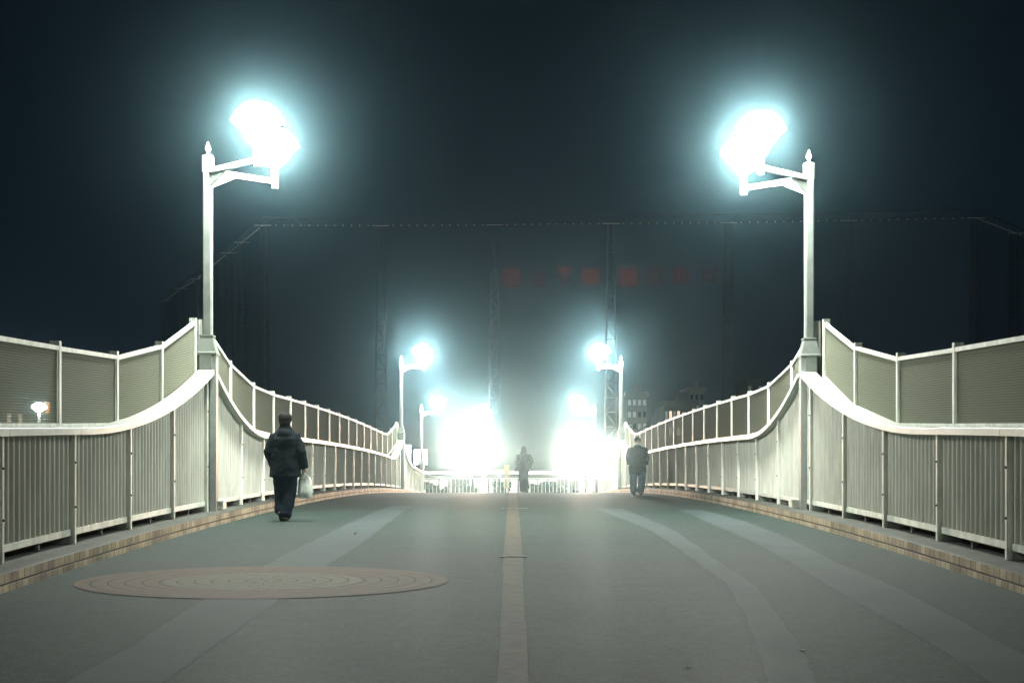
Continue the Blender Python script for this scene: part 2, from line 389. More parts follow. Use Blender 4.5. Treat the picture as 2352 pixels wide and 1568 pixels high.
# ------------------------------------------------------------------ lamp posts
def lamp_post(name='lamp_post'):
    r = bpy.data.objects.new(name, None); COL.objects.link(r)
    # local: x>0 is towards the walkway centre line; z=0 kerb top
    m = MB(); m.box((0, 0, 1.24), (.30, .32, 2.48), bev=.075); m.box((0, 0, 2.34), (.302, .322, .30), bev=.06); m.build('shaft', GREY, r)
    m = MB(); q = PI / 4; k = math.sqrt(2) / 2 * 1.0
    m.lathe((0, 0, 0), [(.232, 2.46), (.238, 2.49), (.215, 2.51), (.135, 2.74), (.150, 2.755), (.150, 2.775), (.12, 2.78)], 4, ph=q); m.build('collar', GREY, r)
    m = MB(); m.box((0, 0, 4.08), (.148, .148, 2.64), bev=.022); m.build('pole', GREY, r)
    m = MB(); m.box((0, 0, 5.48), (.17, .17, .26), bev=.03); m.build('pole_cap', WHITE, r)
    m = MB(); m.lathe((0, 0, 5.61), [(.035, 0), (.015, .01), (.015, .03), (.028, .035), (.028, .045), (.015, .05), (.052, .105), (.045, .13), (.008, .225)], 10); m.build('finial', WHITE, r, smooth=True)
    for sy in (-1, 1):
        e = Vector((.93, .80 * sy, 5.37)); a0 = Vector((.06, .05 * sy, 5.37)); d = (e - a0).normalized()
        m = MB(); m.beam(a0, e, .075, .085)
        # gusset
        sd = Vector((-d.y, d.x, 0)) * .02
        tri = [a0 + Vector((0, 0, -.03)), a0 + Vector((0, 0, -.25)), a0 + d * .42 + Vector((0, 0, -.041))]
        vs = [p + sd for p in tri] + [p - sd for p in tri]
        m.add(vs, [(0, 1, 2), (5, 4, 3), (0, 3, 4, 1), (1, 4, 5, 2), (2, 5, 3, 0)]); m.build('arm', WHITE, r)
        m = MB(); m.lathe((e.x, e.y, 5.26), [(.058, 0), (.062, .01), (.062, .33), (.09, .36)], 12); m.build('lamp_holder', WHITE, r)
        m = MB(); m.lathe((e.x, e.y, 5.62), [(.095, 0), (.23, .17), (.32, .28), (.39, .345), (.365, .40), (.30, .50), (.20, .58), (.07, .62)], 28); m.build('lamp_shade', BULB, r)
    return r
lampgrp = 'twin-armed lamp posts lining the bridge'
lp = lamp_post(); km = kidmap()
spots = [(-4.80, NEARL, zd(NEARL) + KH, 0, 'tall twin-armed lamp post on the left, nearest of the left row'),
         (4.84, NEARR, zd(NEARR) + KH, PI, 'tall twin-armed lamp post on the right, nearest of the right row'),
         (-4.78, FARP, zd(FARP) + KH, 0, 'lamp post at the far end of the long left railing'),
         (4.78, FARP, zd(FARP) + KH, PI, 'lamp post at the far end of the long right railing'),
         (-5.05, 80, zd(80) - .55, 0, 'hazy lamp post outside the left end of the cross railing'),
         (4.70, 80, zd(80) - .55, PI, 'hazy lamp post outside the right end of the cross railing')]
spots += [(-4.80, -16.8, zd(-16.8) + KH, 0, 'twin-armed lamp post behind the viewpoint, left side'), (4.80, -16.8, zd(-16.8) + KH, PI, 'twin-armed lamp post behind the viewpoint on the right')]
for i, (x, y, z, rz, lb) in enumerate(spots):
    o = lp if i == 0 else copy_tree(lp, km)
    o.location = (x, y, z); o.rotation_euler = (0, 0, rz); tag(o, lb, 'lamp post', lampgrp)
BACK = emis('lamp_glass_rear', (.95, 1.0, .90), 170)
for o in list(bpy.data.objects):
    if o.name.startswith('lamp_shade') and o.parent and o.parent.location.y < 0:
        o.material_slots[0].link = 'OBJECT'; o.material_slots[0].material = BACK
# post with the lamp straight above it
r = empty('post_top_lamp', 'single lamp straight on top of a slim white pole, left of centre', 'street lamp', (-1.58, 82, zd(80) - .6))
zt = CZ + (HY - 958) * 82 / F - r.location.z
m = MB(); m.lathe((0, 0, 0), [(.17, 0), (.17, .9), (.10, 1.0), (.09, zt)], 12); m.build('pole', WHITE, r)
m = MB(); m.lathe((0, 0, zt), [(.10, 0), (.30, .25), (.34, .38), (.28, .56), (.08, .66)], 28); m.build('lamp_shade', BULB, r)

# junction boxes at lamp feet
for s, P in ((-1, NEARL), (1, NEARR)):
    m = MB(); y = P + .42; z = zd(y) + KH; m.box((s * 4.70, y, z + .075), (.17, .28, .11)); m.box((s * 4.70, y, z + .14), (.20, .31, .02)); m.box((s * 4.70, y, z + .012), (.12, .2, .02))
    tag(m.build('junction_box', WHITE), f'small white metal box on the kerb at the foot of the near {"left" if s<0 else "right"} lamp post', 'junction box', 'boxes at the lamp feet')
# yellow fire-hose style lamp-bracket box on far right pylon
# ------------------------------------------------------------------ deck markings
def ribbon(name, pts_l, pts_r, mt, h=.003, kind=None, label=None, cat=None):
    L = [ground_hit(*p) for p in pts_l]; R = [ground_hit(*p) for p in pts_r]
    m = MB(); n = len(L); sub = 10
    A = []
    for k in range(n - 1):
        for j in range(sub):
            t = j / sub; A.append(((L[k][0] * (1 - t) + L[k + 1][0] * t, L[k][1] * (1 - t) + L[k + 1][1] * t), (R[k][0] * (1 - t) + R[k + 1][0] * t, R[k][1] * (1 - t) + R[k + 1][1] * t)))
    A.append((L[-1], R[-1]))
    for k, (a, b) in enumerate(A):
        w = .012
        for (x, y) in (a, b): m.v.append((x + random.uniform(-w, w), y, zd(y) + h))
    for k in range(len(A) - 1): m.f.append((2 * k, 2 * k + 1, 2 * k + 3, 2 * k + 2)); m.m.append(0)
    me = m
    o = me.build(name, mt); tag(o, label, cat, None, kind)
    return o
ribbon('paving_patch', [(100, 1600), (300, 1485), (470, 1375), (560, 1325), (650, 1277), (760, 1222), (850, 1180), (900, 1161)],
       [(330, 1600), (490, 1485), (610, 1400), (680, 1345), (760, 1292), (850, 1235), (905, 1190), (950, 1161)], PATCH, kind='structure')
ribbon('paving_patch', [(1775, 1600), (1745, 1500), (1720, 1430), (1670, 1340), (1600, 1290), (1500, 1220), (1400, 1180), (1370, 1168)],
       [(1890, 1600), (1845, 1500), (1800, 1430), (1735, 1345), (1650, 1290), (1555, 1222), (1465, 1182), (1430, 1168)], PATCH, kind='structure')
ribbon('paving_patch', [(2330, 1600), (2220, 1530), (2100, 1455), (1950, 1372), (1850, 1310), (1750, 1255), (1640, 1205), (1560, 1170)],
       [(2560, 1600), (2400, 1530), (2230, 1440), (2050, 1345), (1930, 1295), (1820, 1240), (1710, 1197), (1610, 1170)], PATCH, kind='structure')
# centre strip
m = MB(); Yl = [-10 + k * .35 for k in range(0, 170)]
for Y in Yl:
    w = .107 + .012 * mn.noise((Y * .9, 0, 3)) if Y > 14 else .094
    wl = w + .006 * mn.noise((Y * 5, 1, 0)); wr = w + .008 * mn.noise((Y * 5, 7, 0)); xc = .012 + .0012 * (Y - 8)
    m.v += [(xc - wl - .0, Y, zd(Y) + .006), (xc + wr + .0, Y, zd(Y) + .006)]
for k in range(len(Yl) - 1): m.f.append((2 * k, 2 * k + 1, 2 * k + 3, 2 * k + 2)); m.m.append(0)
tag(m.build('centre_strip', STRIP), kind='structure')
# joint covers
for (xp0, xp1, yp, lb) in ((1147, 1210, 1279, 'narrow pale metal cover plate lying across the centre strip'), (1150, 1212, 1168, 'small metal cover plate across the strip near the crest of the deck')):
    a = ground_hit(xp0, yp); b = ground_hit(xp1, yp)
    m = MB(); yc = a[1]; z = zd(yc)
    m.box(((a[0] + b[0]) / 2, yc, z + .009), (b[0] - a[0], .12, .006)); m.box(((a[0] + b[0]) / 2, yc, z + .0135), (b[0] - a[0] - .16, .03, .003))
    tag(m.build('cover_plate', PLATE), lb, 'cover plate', 'cover plates on the centre strip')
# round paving emblem
def disc_mat():
    m = bpy.data.materials.new('round_paving'); m.use_nodes = True; nt = m.node_tree; b = nt.nodes['Principled BSDF']; L = nt.links.new
    uv = nt.nodes.new('ShaderNodeUVMap'); uv.uv_map = 'UVMap'; sp = nt.nodes.new('ShaderNodeSeparateXYZ'); L(uv.outputs[0], sp.inputs[0])
    def M(op, a, b_=None, c=None):
        n = nt.nodes.new('ShaderNodeMath'); n.operation = op
        for i, v in enumerate((a, b_, c)):
            if v is None: continue
            if isinstance(v, (int, float)): n.inputs[i].default_value = v
            else: L(v, n.inputs[i])
        return n.outputs[0]
    x, y = sp.outputs[0], sp.outputs[1]
    rr = M('SQRT', M('ADD', M('MULTIPLY', x, x), M('MULTIPLY', y, y)))
    th = M('ARCTAN2', y, x)
    k = M('MULTIPLY', rr, 11.0); fr = M('FRACT', k); ring = M('FLOOR', k)
    g1 = M('MULTIPLY', M('LESS_THAN', fr, .11), M('LESS_THAN', rr, .97))
    cnt = M('ADD', M('MULTIPLY', ring, 4.0), 5.0)
    tt = M('FRACT', M('ADD', M('MULTIPLY', M('DIVIDE', th, 2 * PI), cnt), M('MULTIPLY', ring, .5)))
    g2 = M('LESS_THAN', tt, M('DIVIDE', .035 * 4, M('ADD', ring, 1.0)))
    g = M('MULTIPLY', M('MAXIMUM', g1, g2), M('LESS_THAN', rr, .985))
    inner = M('LESS_THAN', rr, .53)
    n = nt.nodes.new('ShaderNodeTexNoise'); n.inputs['Scale'].default_value = 14; n.inputs['Detail'].default_value = 6; L(uv.outputs[0], n.inputs[0])
    def mix(f, A, B, bt='MIX'):
        q = nt.nodes.new('ShaderNodeMix'); q.data_type = 'RGBA'; q.blend_type = bt
        if isinstance(f, (int, float)): q.inputs['Factor'].default_value = f
        else: L(f, q.inputs['Factor'])
        for nm, v in (('A', A), ('B', B)):
            if isinstance(v, tuple): q.inputs[nm].default_value = (*v, 1)
            else: L(v, q.inputs[nm])
        return q.outputs['Result']
    c = mix(inner, (.125, .086, .064), (.145, .130, .094))
    vv = nt.nodes.new('ShaderNodeValToRGB'); L(n.outputs['Fac'], vv.inputs[0]); vv.color_ramp.elements[0].color = (.5, .5, .5, 1); vv.color_ramp.elements[1].color = (1.5, 1.45, 1.4, 1)
    c = mix(1.0, c, vv.outputs[0], 'MULTIPLY'); c = mix(g, c, (.012, .010, .009)); L(c, b.inputs['Base Color'])
    b.inputs['Roughness'].default_value = .8; b.inputs['Specular IOR Level'].default_value = .3
    return m
cx0, cy0 = ground_hit(600, 1337); yt = ground_hit(600, 1301)[1]; yb = ground_hit(600, 1376)[1]
xr = (1027 - 172) / 2 * cy0 / F; yc = (yt + yb) / 2; yr = (yt - yb) / 2
m = MB(); n = 72; R = 14
for k in range(R + 1):
    for i in range(n):
        a = 2 * PI * i / n; f = k / R; x = cx0 + xr * f * math.cos(a); y = yc + yr * f * math.sin(a); m.v.append((x, y, zd(y) + .0055))
for k in range(R):
    for i in range(n):
        j = (i + 1) % n; m.uv[len(m.f)] = [((kk / R) * math.cos(2 * PI * ii / n), (kk / R) * math.sin(2 * PI * ii / n)) for kk, ii in ((k, i), (k + 1, i), (k + 1, j), (k, j))]
        m.f.append((k * n + i, (k + 1) * n + i, (k + 1) * n + j, k * n + j)); m.m.append(0)
tag(m.build('round_paving', disc_mat()), 'round reddish-brown brick inlay of concentric rings set in the deck at the lower left', 'paving inlay')
# fallen leaves and litter
def leaf(xp, yp, size, label, col):
    x, y = ground_hit(xp, yp); m = MB(); n = 16; vs = []
    for i in range(n):
        a = 2 * PI * i / n; rr = size * (1 + .28 * math.cos(5 * a) + .1 * math.sin(3 * a)); vs.append((x + rr * math.cos(a), y + rr * math.sin(a) * 1.3, zd(y) + .012 + (.018 * math.cos(2 * a) + .008 if size > .04 else 0)))
    vs.append((x, y, zd(y) + .0055)); fs = [(i, (i + 1) % n, n) for i in range(n)]
    m.add(vs, fs); mt = mat('dry_leaf', col, .7, var=.2, vscale=30); tag(m.build('fallen_leaf', mt), label, 'leaf', 'leaves and litter on the deck')
leaf(811, 1228, .05, 'brown curled dry leaf lying alone on the deck above the round inlay', (.16, .09, .05))
leaf(188, 1305, .028, 'small dark crumpled leaf against the left kerb', (.06, .05, .05))
leaf(1842, 1495, .018, 'tiny pale scrap on the right foreground deck near the curved patch', (.5, .5, .47))
leaf(1580, 1533, .02, 'tiny pale scrap at the bottom of the deck right of centre', (.5, .5, .47))
leaf(420, 1222, .018, 'tiny pale scrap by the left kerb below the walker', (.4, .38, .33))

# ------------------------------------------------------------------ cross railing at the far end
r = empty('cross_railing', 'low white barred railing running across the far end of the bridge', 'railing', (0, 77.6, zd(77)))
zt = CZ + (HY - 1098) * 77.6 / F - zd(77)
m = MB(); m.beam((-4.75, 0, zt), (7.2, 0, zt), .07, .06); m.build('top_rail', WHITE, r)
m = MB(); m.beam((-4.75, 0, .12), (7.2, 0, .12), .05, .05); m.build('bottom_rail', WHITE, r)
proto = None
for k in range(6):
    x = -3.3 + k * 2.15
    if proto is None:
        m = MB(); m.box((0, 0, zt / 2), (.12, .1, zt)); proto = m.build('post', WHITE, r); proto.location.x = x
    else: c = proto.copy(); COL.objects.link(c); c.location.x = x
proto = None
for k in range(58):
    x = -4.68 + k * .205
    if min(abs(x - (-3.3 + j * 2.15)) for j in range(6)) < .08: continue
    if proto is None:
        m = MB(); m.box((0, 0, zt / 2 + .03), (.03, .03, zt - .08)); proto = m.build('baluster', WHITE, r); proto.location.x = x
    else: c = proto.copy(); COL.objects.link(c); c.location.x = x
r = empty('sign_pillar', 'narrow yellowish upright board behind the cross railing, left of the central walker', 'sign', (-.30 * 78 / 77, 78.2, zd(77)))
x0, _, ztop = world(1158, 1067, 78.2); x1 = world(1170, 1067, 78.2)[0]; zbt = world(1158, 1121, 78.2)[2]; r.location.x = (x0 + x1) / 2
m = MB(); m.box((0, 0, (ztop + zbt) / 2 - zd(77)), (x1 - x0, .08, ztop - zbt)); m.build('board', mat('ochre_board', (.35, .30, .15), .6, var=.15), r)
m = MB(); m.box((0, 0, (zbt - zd(77)) / 2), (.08, .06, zbt - zd(77))); m.build('foot', WHITE, r)

# ------------------------------------------------------------------ terrain
GR = mat('ground_soil', (.035, .037, .033), .9, var=.3, vscale=.3, bump=.3)
m = MB(); ys = [-45, 0, 30, 55, 66, 72, 78, 90, 130, 180, 240, 300]; zs = [-6.5, -6.3, -6, -5.6, -4.6, -2.6, -.15, -.35, -.6, -.8, -1, -1]
xs = [-150, -90, -45, -20, -8, 0, 8, 20, 45, 90, 150]
for y, z in zip(ys, zs):
    for x in xs: m.v.append((x, y, z + (zd(77) - .25 + .15 if y >= 78 else 0)))
W = len(xs)
for k in range(len(ys) - 1):
    for i in range(W - 1): a = k * W + i; m.f.append((a, a + 1, a + W + 1, a + W)); m.m.append(0)
tag(m.build('ground', GR, smooth=True), kind='structure')

# ------------------------------------------------------------------ floodlights
FL = emis('flood_lens', (1.0, .66, .45), 680)
def flood(xp, yp, Y, lb, g='blinding floodlights beyond the bridge'):
    x, y, z = world(xp, yp, Y); r = empty('floodlight', lb, 'floodlight', (x, y, -1.0 + zd(77)), 0, g); h = z - r.location.z
    m = MB(); m.lathe((0, .25, 0), [(.09, 0), (.07, h + .1)], 10); m.build('mast', DARK, r)
    m = MB(); m.box((0, .16, h), (2.3, .10, .12)); m.box((0, .16, h - .55), (2.0, .10, .12)); m.box((0, .16, h + .55), (2.0, .10, .12)); m.box((0, .16, h), (.14, .08, 1.5)); m.build('frame', DARK, r)
    for (dx, dz, rr) in ((-.62, .42, .46), (.30, .52, .44), (-.30, -.42, .46), (.66, -.40, .44), (1.0, .16, .30), (-1.05, -.08, .3), (0, 0, .3)):
        m = MB(); m.lathe((0, 0, 0), [(rr * .55, -.24), (rr, 0), (rr + .02, .01)], 14)
        m.v = [(vx + dx, -vz - (.02 * rr), vy + dz + h) for vx, vy, vz in m.v]; hs = m.build('housing', DARK, r)
        m = MB(); m.lathe((0, 0, 0), [(rr * .95, .02), (rr * .8, .05), (rr * .3, .07)], 14)
        m.v = [(vx + dx, -vz - (.02 * rr), vy + dz + h) for vx, vy, vz in m.v]; m.build('lens', FL, hs)
flood(1086, 1035, 98, 'dazzling floodlight left of the central walker')
flood(1346, 1046, 98, 'dazzling floodlight between the central walker and the walker in the cap')

# ------------------------------------------------------------------ far left street lamp, seen through the screen
x, y, z = world(90, 933, 80)
r = empty('street_lamp', 'distant bright street lamp on a thin pole seen through the left foreground screen', 'street lamp', (x, y, -.7)); h = z + .7
m = MB(); m.lathe((0, 0, 0), [(.12, 0), (.08, h - .3)], 8); m.build('pole', WHITE, r)
m = MB(); m.lathe((0, 0, h - .3), [(.12, 0), (.42, .22), (.42, .3), (.2, .5)], 12); m.build('lamp_shade', emis('street_glass', (.95, 1, .95), 260), r)

# ------------------------------------------------------------------ buildings
FAC = mat('facade', (.30, .29, .27), .8, var=.15, vscale=.2); FAC2 = mat('facade_dark', (.16, .16, .16), .8, var=.2, vscale=.3)
WIN_D = mat('window_dark', (.03, .035, .04), .15)
WIN_L = emis('window_lit', (1, .72, .45), 1.6); WIN_W = emis('window_white', (1, .93, .8), 1.6); WIN_FILL = emis('window_fill_glow', (.8, .85, .75), .10)  # the dim window glow is added to lighten the far blocks
def building(xp0, xp1, yp, Y, dep_, fac, lb, cols, rows, lit=(), dim=.3, name='apartment_building', base=-1.6, wmat=None):
    x0 = (xp0 - CX) * Y / F; x1 = (xp1 - CX) * Y / F; zt = CZ + (HY - yp) * Y / F; zb = base; w = x1 - x0
    r = empty(name, lb, 'building', ((x0 + x1) / 2, Y, zb)); H = zt - zb
    m = MB(); m.box((0, dep_ / 2, H / 2), (w, dep_, H)); m.build('walls', fac, r)
    m = MB(); m.box((0, dep_ / 2, H + .25), (w + .4, dep_ + .4, .5)); m.box((w * .2, dep_ / 2, H + 1.1), (w * .25, dep_ * .4, 1.2)); m.build('roof', fac, r)
    rnd = random.Random(int(xp0)); pr = {}
    for i in range(cols):
        for j in range(rows):
            wx = -w / 2 + (i + .5) * w / cols; wz = (j + .6) * H / (rows + .2); ww = w / cols * .55; wh = H / rows * .45
            k = wmat or (WIN_L if (i, j) in lit else (WIN_FILL if rnd.random() < dim else WIN_D))
            if k.name not in pr:
                m = MB(); m.box((0, -.03, 0), (ww, .12, wh)); pr[k.name] = m.build('window', k, r); o = pr[k.name]
            else: o = pr[k.name].copy(); COL.objects.link(o)
            o.location = (wx, 0, wz)
            if j and i % 2 == 0 and False: pass
    return r
building(1440, 1486, 908, 185, 10, FAC, 'pale slab tower block just right of the far right lamp post', 4, 9, dim=.55)
building(1490, 1522, 985, 175, 10, FAC2, 'low dark block between the pale tower and the block with lit windows', 3, 4)
building(1526, 1600, 930, 165, 12, FAC2, 'apartment block with two rows of orange lit windows above the right screen fence', 8, 6, lit={(1, 4), (3, 4), (4, 4), (1, 5), (3, 5)})
building(1583, 1618, 897, 190, 10, FAC, 'narrow grey block rising behind the one with lit windows', 3, 10)
building(1716, 1752, 876, 190, 10, FAC2, 'faint dark block furthest right above the right screen fence', 3, 10)
building(14, 80, 928, 130, 10, FAC2, 'dark low block with a few lit windows seen through the left foreground screen', 5, 4, lit={(0, 3), (2, 3)}, dim=.1)
# long lit station-like building behind the cross railing
Y = 112; x0 = (940 - CX) * Y / F; x1 = (1440 - CX) * Y / F; zb = -.6; zt = world(0, 1082, Y)[2]
r = empty('station_building', 'long low building with a glowing canopy strip behind the cross railing', 'building', ((x0 + x1) / 2, Y, zb)); w = x1 - x0; H = zt - zb
m = MB(); m.box((0, 3, H / 2), (w, 6, H)); m.build('walls', FAC, r)
m = MB(); m.box((0, 2.4, H + .08), (w + .8, 7.6, .16)); m.build('roof', FAC, r)
m = MB(); m.box((0, -1.25, H - .12), (w + .5, .12, .16)); m.build('light_strip', emis('strip_light', (1, .96, .86), 5), r)
pr = None
for k in range(22):
    if k in (4, 5, 11, 15, 16): continue
    if pr is None: m = MB(); m.box((0, -.04, H * .55), (w / 22 * .78, .12, H * .45)); pr = m.build('window', WIN_W, r); o = pr
    else: o = pr.copy(); COL.objects.link(o)
    o.location.x = -w / 2 + (k + .5) * w / 22
x, y, z = world(966, 1049, 105)
r = empty('lit_signboard', 'square white illuminated signboard between the two left lamp posts near the glare', 'sign', (x, y, -.6))
m = MB(); m.box((0, 0, z + .6), (.95, .15, 1.1)); m.build('board', emis('sign_white', (1, .95, .85), 9), r)
m = MB(); m.lathe((0, .1, 0), [(.07, 0), (.07, z + .1)], 8); m.build('pole', DARK, r)
x, y, z = world(938, 1046, 100)
r = empty('lit_signboard', 'narrow warm orange illuminated signboard right beside the far left lamp post', 'sign', (x, y, -.6))
m = MB(); m.box((0, 0, z + .6), (.35, .15, 1.5)); m.build('board', emis('sign_orange', (1, .5, .2), 6), r)
m = MB(); m.lathe((0, .1, 0), [(.06, 0), (.06, z - .1)], 8); m.build('pole', DARK, r)
x, y, z = world(114, 936, 90)
r = empty('lit_signboard', 'small orange illuminated sign right of the street lamp behind the left foreground screen', 'sign', (x, y, -.8))
m = MB(); m.box((0, 0, z + .8), (.45, .15, .7)); m.build('board', emis('sign_amber', (1, .42, .08), 5), r)
m = MB(); m.lathe((0, .1, 0), [(.06, 0), (.06, z + .4)], 8); m.build('pole', DARK, r)

# ------------------------------------------------------------------ shrubs
def leafmat(c): return mat('foliage', c, .7, var=.45, vscale=4)
LM = [leafmat((.018, .028, .016)), leafmat((.012, .02, .012))]
BK = mat('bark', (.06, .045, .035), .9, var=.3)
def shrub(xp, yp, wp, Y, lb, n=2600, seed=1):
    rnd = random.Random(seed); x, y, z = world(xp, yp, Y); zb = zd(77) - .15; H = z - zb; w = wp / 2 * Y / F
    r = empty('shrub', lb, 'shrub', (x, y, zb), 0, 'shrubs behind the cross railing')
    m = MB()
    for k in range(7):
        a = 2 * PI * k / 7; m.tube([(0, 0, 0), (math.cos(a) * w * .3, math.sin(a) * w * .3, H * .4), (math.cos(a) * w * .6, math.sin(a) * w * .5, H * .75)], [.03, .02, .008], 6)
    m.build('stems', BK, r)
    cl = [(rnd.uniform(-.75, .75) * w, rnd.uniform(-.7, .7) * w, H * rnd.uniform(.25, .85), rnd.uniform(.25, .5)) for _ in range(11)]
    m = MB()
    for k in range(n):
        cx_, cy_, cz_, cr = rnd.choice(cl); v = Vector((rnd.gauss(0, 1), rnd.gauss(0, 1), rnd.gauss(0, 1))).normalized() * rnd.uniform(.3, 1.15)
        p = Vector((cx_, cy_, cz_)) + Vector((v.x * cr * w, v.y * cr * w, v.z * cr * H * .6)); p.z = max(.03, p.z)
        a = Vector((rnd.gauss(0, 1), rnd.gauss(0, 1), rnd.gauss(0, .6))).normalized() * rnd.uniform(.05, .11); b = a.cross(Vector((rnd.gauss(0, 1), rnd.gauss(0, 1), rnd.gauss(0, 1)))).normalized() * rnd.uniform(.035, .07)
        m.add([p - a, p + b, p + a, p - b], [(0, 1, 2, 3)], rnd.randint(0, 1))
    m.build('foliage', LM, r)
shrub(992, 1106, 40, 84, 'rounded dark shrub at the left end of the cross railing', seed=1)
shrub(1030, 1113, 40, 86, 'low shrub second from the left behind the cross railing', seed=2)
shrub(1075, 1114, 44, 85, 'low shrub below the left glare behind the cross railing', seed=3)
shrub(1152, 1100, 42, 84, 'tallest rounded shrub, around the yellowish board', n=3000, seed=4)
shrub(1222, 1112, 38, 84, 'low shrub just right of the central walker', seed=5)
shrub(1262, 1104, 48, 87, 'ragged shrub right of centre with twigs sticking up', seed=6)
shrub(1310, 1116, 44, 85, 'low shrub below the right glare', seed=8)

# ------------------------------------------------------------------ golf net
NY = 150
TOW = mat('tower_steel', (.035, .035, .035), .7)
def tower(x, y, H, lb, w0=1.5, w1=.6):
    r = empty('net_tower', lb, 'tower', (x, y, -1.9), 0, 'lattice towers carrying the driving range net'); H += 1.9
    m = MB(); n = 20
    for sx in (-1, 1):
        for sy in (-1, 1): m.beam((sx * w0 / 2, sy * w0 / 2, 0), (sx * w1 / 2, sy * w1 / 2, H), .11, .11)
    m.build('legs', TOW, r); m = MB()
    for k in range(n):
        a = k / n; b = (k + 1) / n; wa = (w0 + (w1 - w0) * a) / 2; wb = (w0 + (w1 - w0) * b) / 2; q = 1 if k % 2 else -1
        for sy in (-1, 1):
            m.beam((-q * wa, sy * wa, a * H), (q * wb, sy * wb, b * H), .05, .05); m.beam((-wb, sy * wb, b * H), (wb, sy * wb, b * H), .05, .05)
            m.beam((sy * wa, -q * wa, a * H), (sy * wb, q * wb, b * H), .05, .05)
    m.build('bracing', TOW, r)
    m = MB(); m.beam((-.9, -.4, H - .1), (.9, -.4, H - .1), .07, .07, 0); m.build('crossarm', mat('galvanised', (.5, .5, .45), .5) if 'galvanised' not in bpy.data.materials else bpy.data.materials['galvanised'], r)
    return Vector((x, y, H - 1.9))
tx = [(605, 517), (875, 518), (1136, 516), (1403, 513), (1672, 511), (1948, 506), (2240, 500)]
names = ['leftmost corner', 'second', 'third', 'fourth', 'fifth', 'sixth', 'rightmost corner']
tops = []
for (xp, yp), nm in zip(tx, names):
    Y = NY * (HY - 515) / (HY - yp); x, y, z = world(xp, yp, Y)
    tops.append(tower(x, y, z, f'dark lattice net tower in the front row, {nm} from the left'))
wl = []
for k, (xp, yp) in enumerate([(557, 556), (527, 580), (493, 606), (455, 640), (418, 662), (381, 690)]):
    Y = NY * (HY - 515) / (HY - yp); x, y, z = world(xp, yp, Y)
    wl.append(tower(x, y, z, f'faint net tower in the left wing, {["first","second","third","fourth","fifth","last"][k]} going back from the corner'))
wr = []
for k, (xp, yp) in enumerate([(2330, 535), (2440, 580)]):
    Y = NY * (HY - 515) / (HY - yp); x, y, z = world(xp, yp, Y)
    wr.append(tower(x, y, z, f'faint net tower in the right wing, {["first","second"][k]} going back from the corner'))
NET1 = seethrough('net_cord', (.30, .30, .28), .10, rough=.9); NET2 = seethrough('net_cord_side', (.34, .33, .31), .38, rough=.9)
DOT = emis('edge_glint', (1, .97, .85), .10)  # glints along the truss painted as faintly glowing dots, no lamps
def net(ts, mt, lb):
    c = sum(ts, Vector()) / len(ts); r = empty('range_net', lb, 'net', (c.x, c.y, -1.9), 0, 'net walls of the driving range')
    for a, b in zip(ts[:-1], ts[1:]):
        m = MB()
        for dz in (0, .8):
            m.beam(a + Vector((0, 0, dz)), b + Vector((0, 0, dz)), .09, .09)
        for k in range(12):
            t0, t1 = k / 12, (k + 1) / 12; m.beam(a.lerp(b, t0) + Vector((0, 0, .8 * (k % 2))), a.lerp(b, t1) + Vector((0, 0, .8 * ((k + 1) % 2))), .045, .045)
        o = m.build('top_truss', TOW, r); o.location = (-c.x, -c.y, 1.9)
        m = MB(); nx = 10; nz = 6; bt = 0
        for i in range(nx + 1):
            p = a.lerp(b, i / nx); sag = .5 * math.sin(PI * i / nx)
            for j in range(nz + 1): q = j / nz; m.v.append((p.x, p.y + sag * math.sin(PI * q), -1.7 + (p.z + 1.7 - .05) * q))
        for i in range(nx):
            for j in range(nz): A = i * (nz + 1) + j; m.f.append((A, A + nz + 1, A + nz + 2, A + 1)); m.m.append(0)
        o = m.build('netting', mt, r, smooth=True); o.location = (-c.x, -c.y, 1.9)
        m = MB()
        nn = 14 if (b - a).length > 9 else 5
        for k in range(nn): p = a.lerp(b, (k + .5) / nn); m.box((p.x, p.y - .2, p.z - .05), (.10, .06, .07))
        o = m.build('glint_dots', DOT, r); o.location = (-c.x, -c.y, 1.9); o['kind'] = 'stuff'
net(tops, NET1, 'wide front wall of net hung from a high truss across the night sky')
net([tops[0]] + wl, NET2, 'left wing of the net falling away behind the near left lamp post')
net([tops[-1]] + wr, NET2, 'right wing of the net at the right edge of the photo')

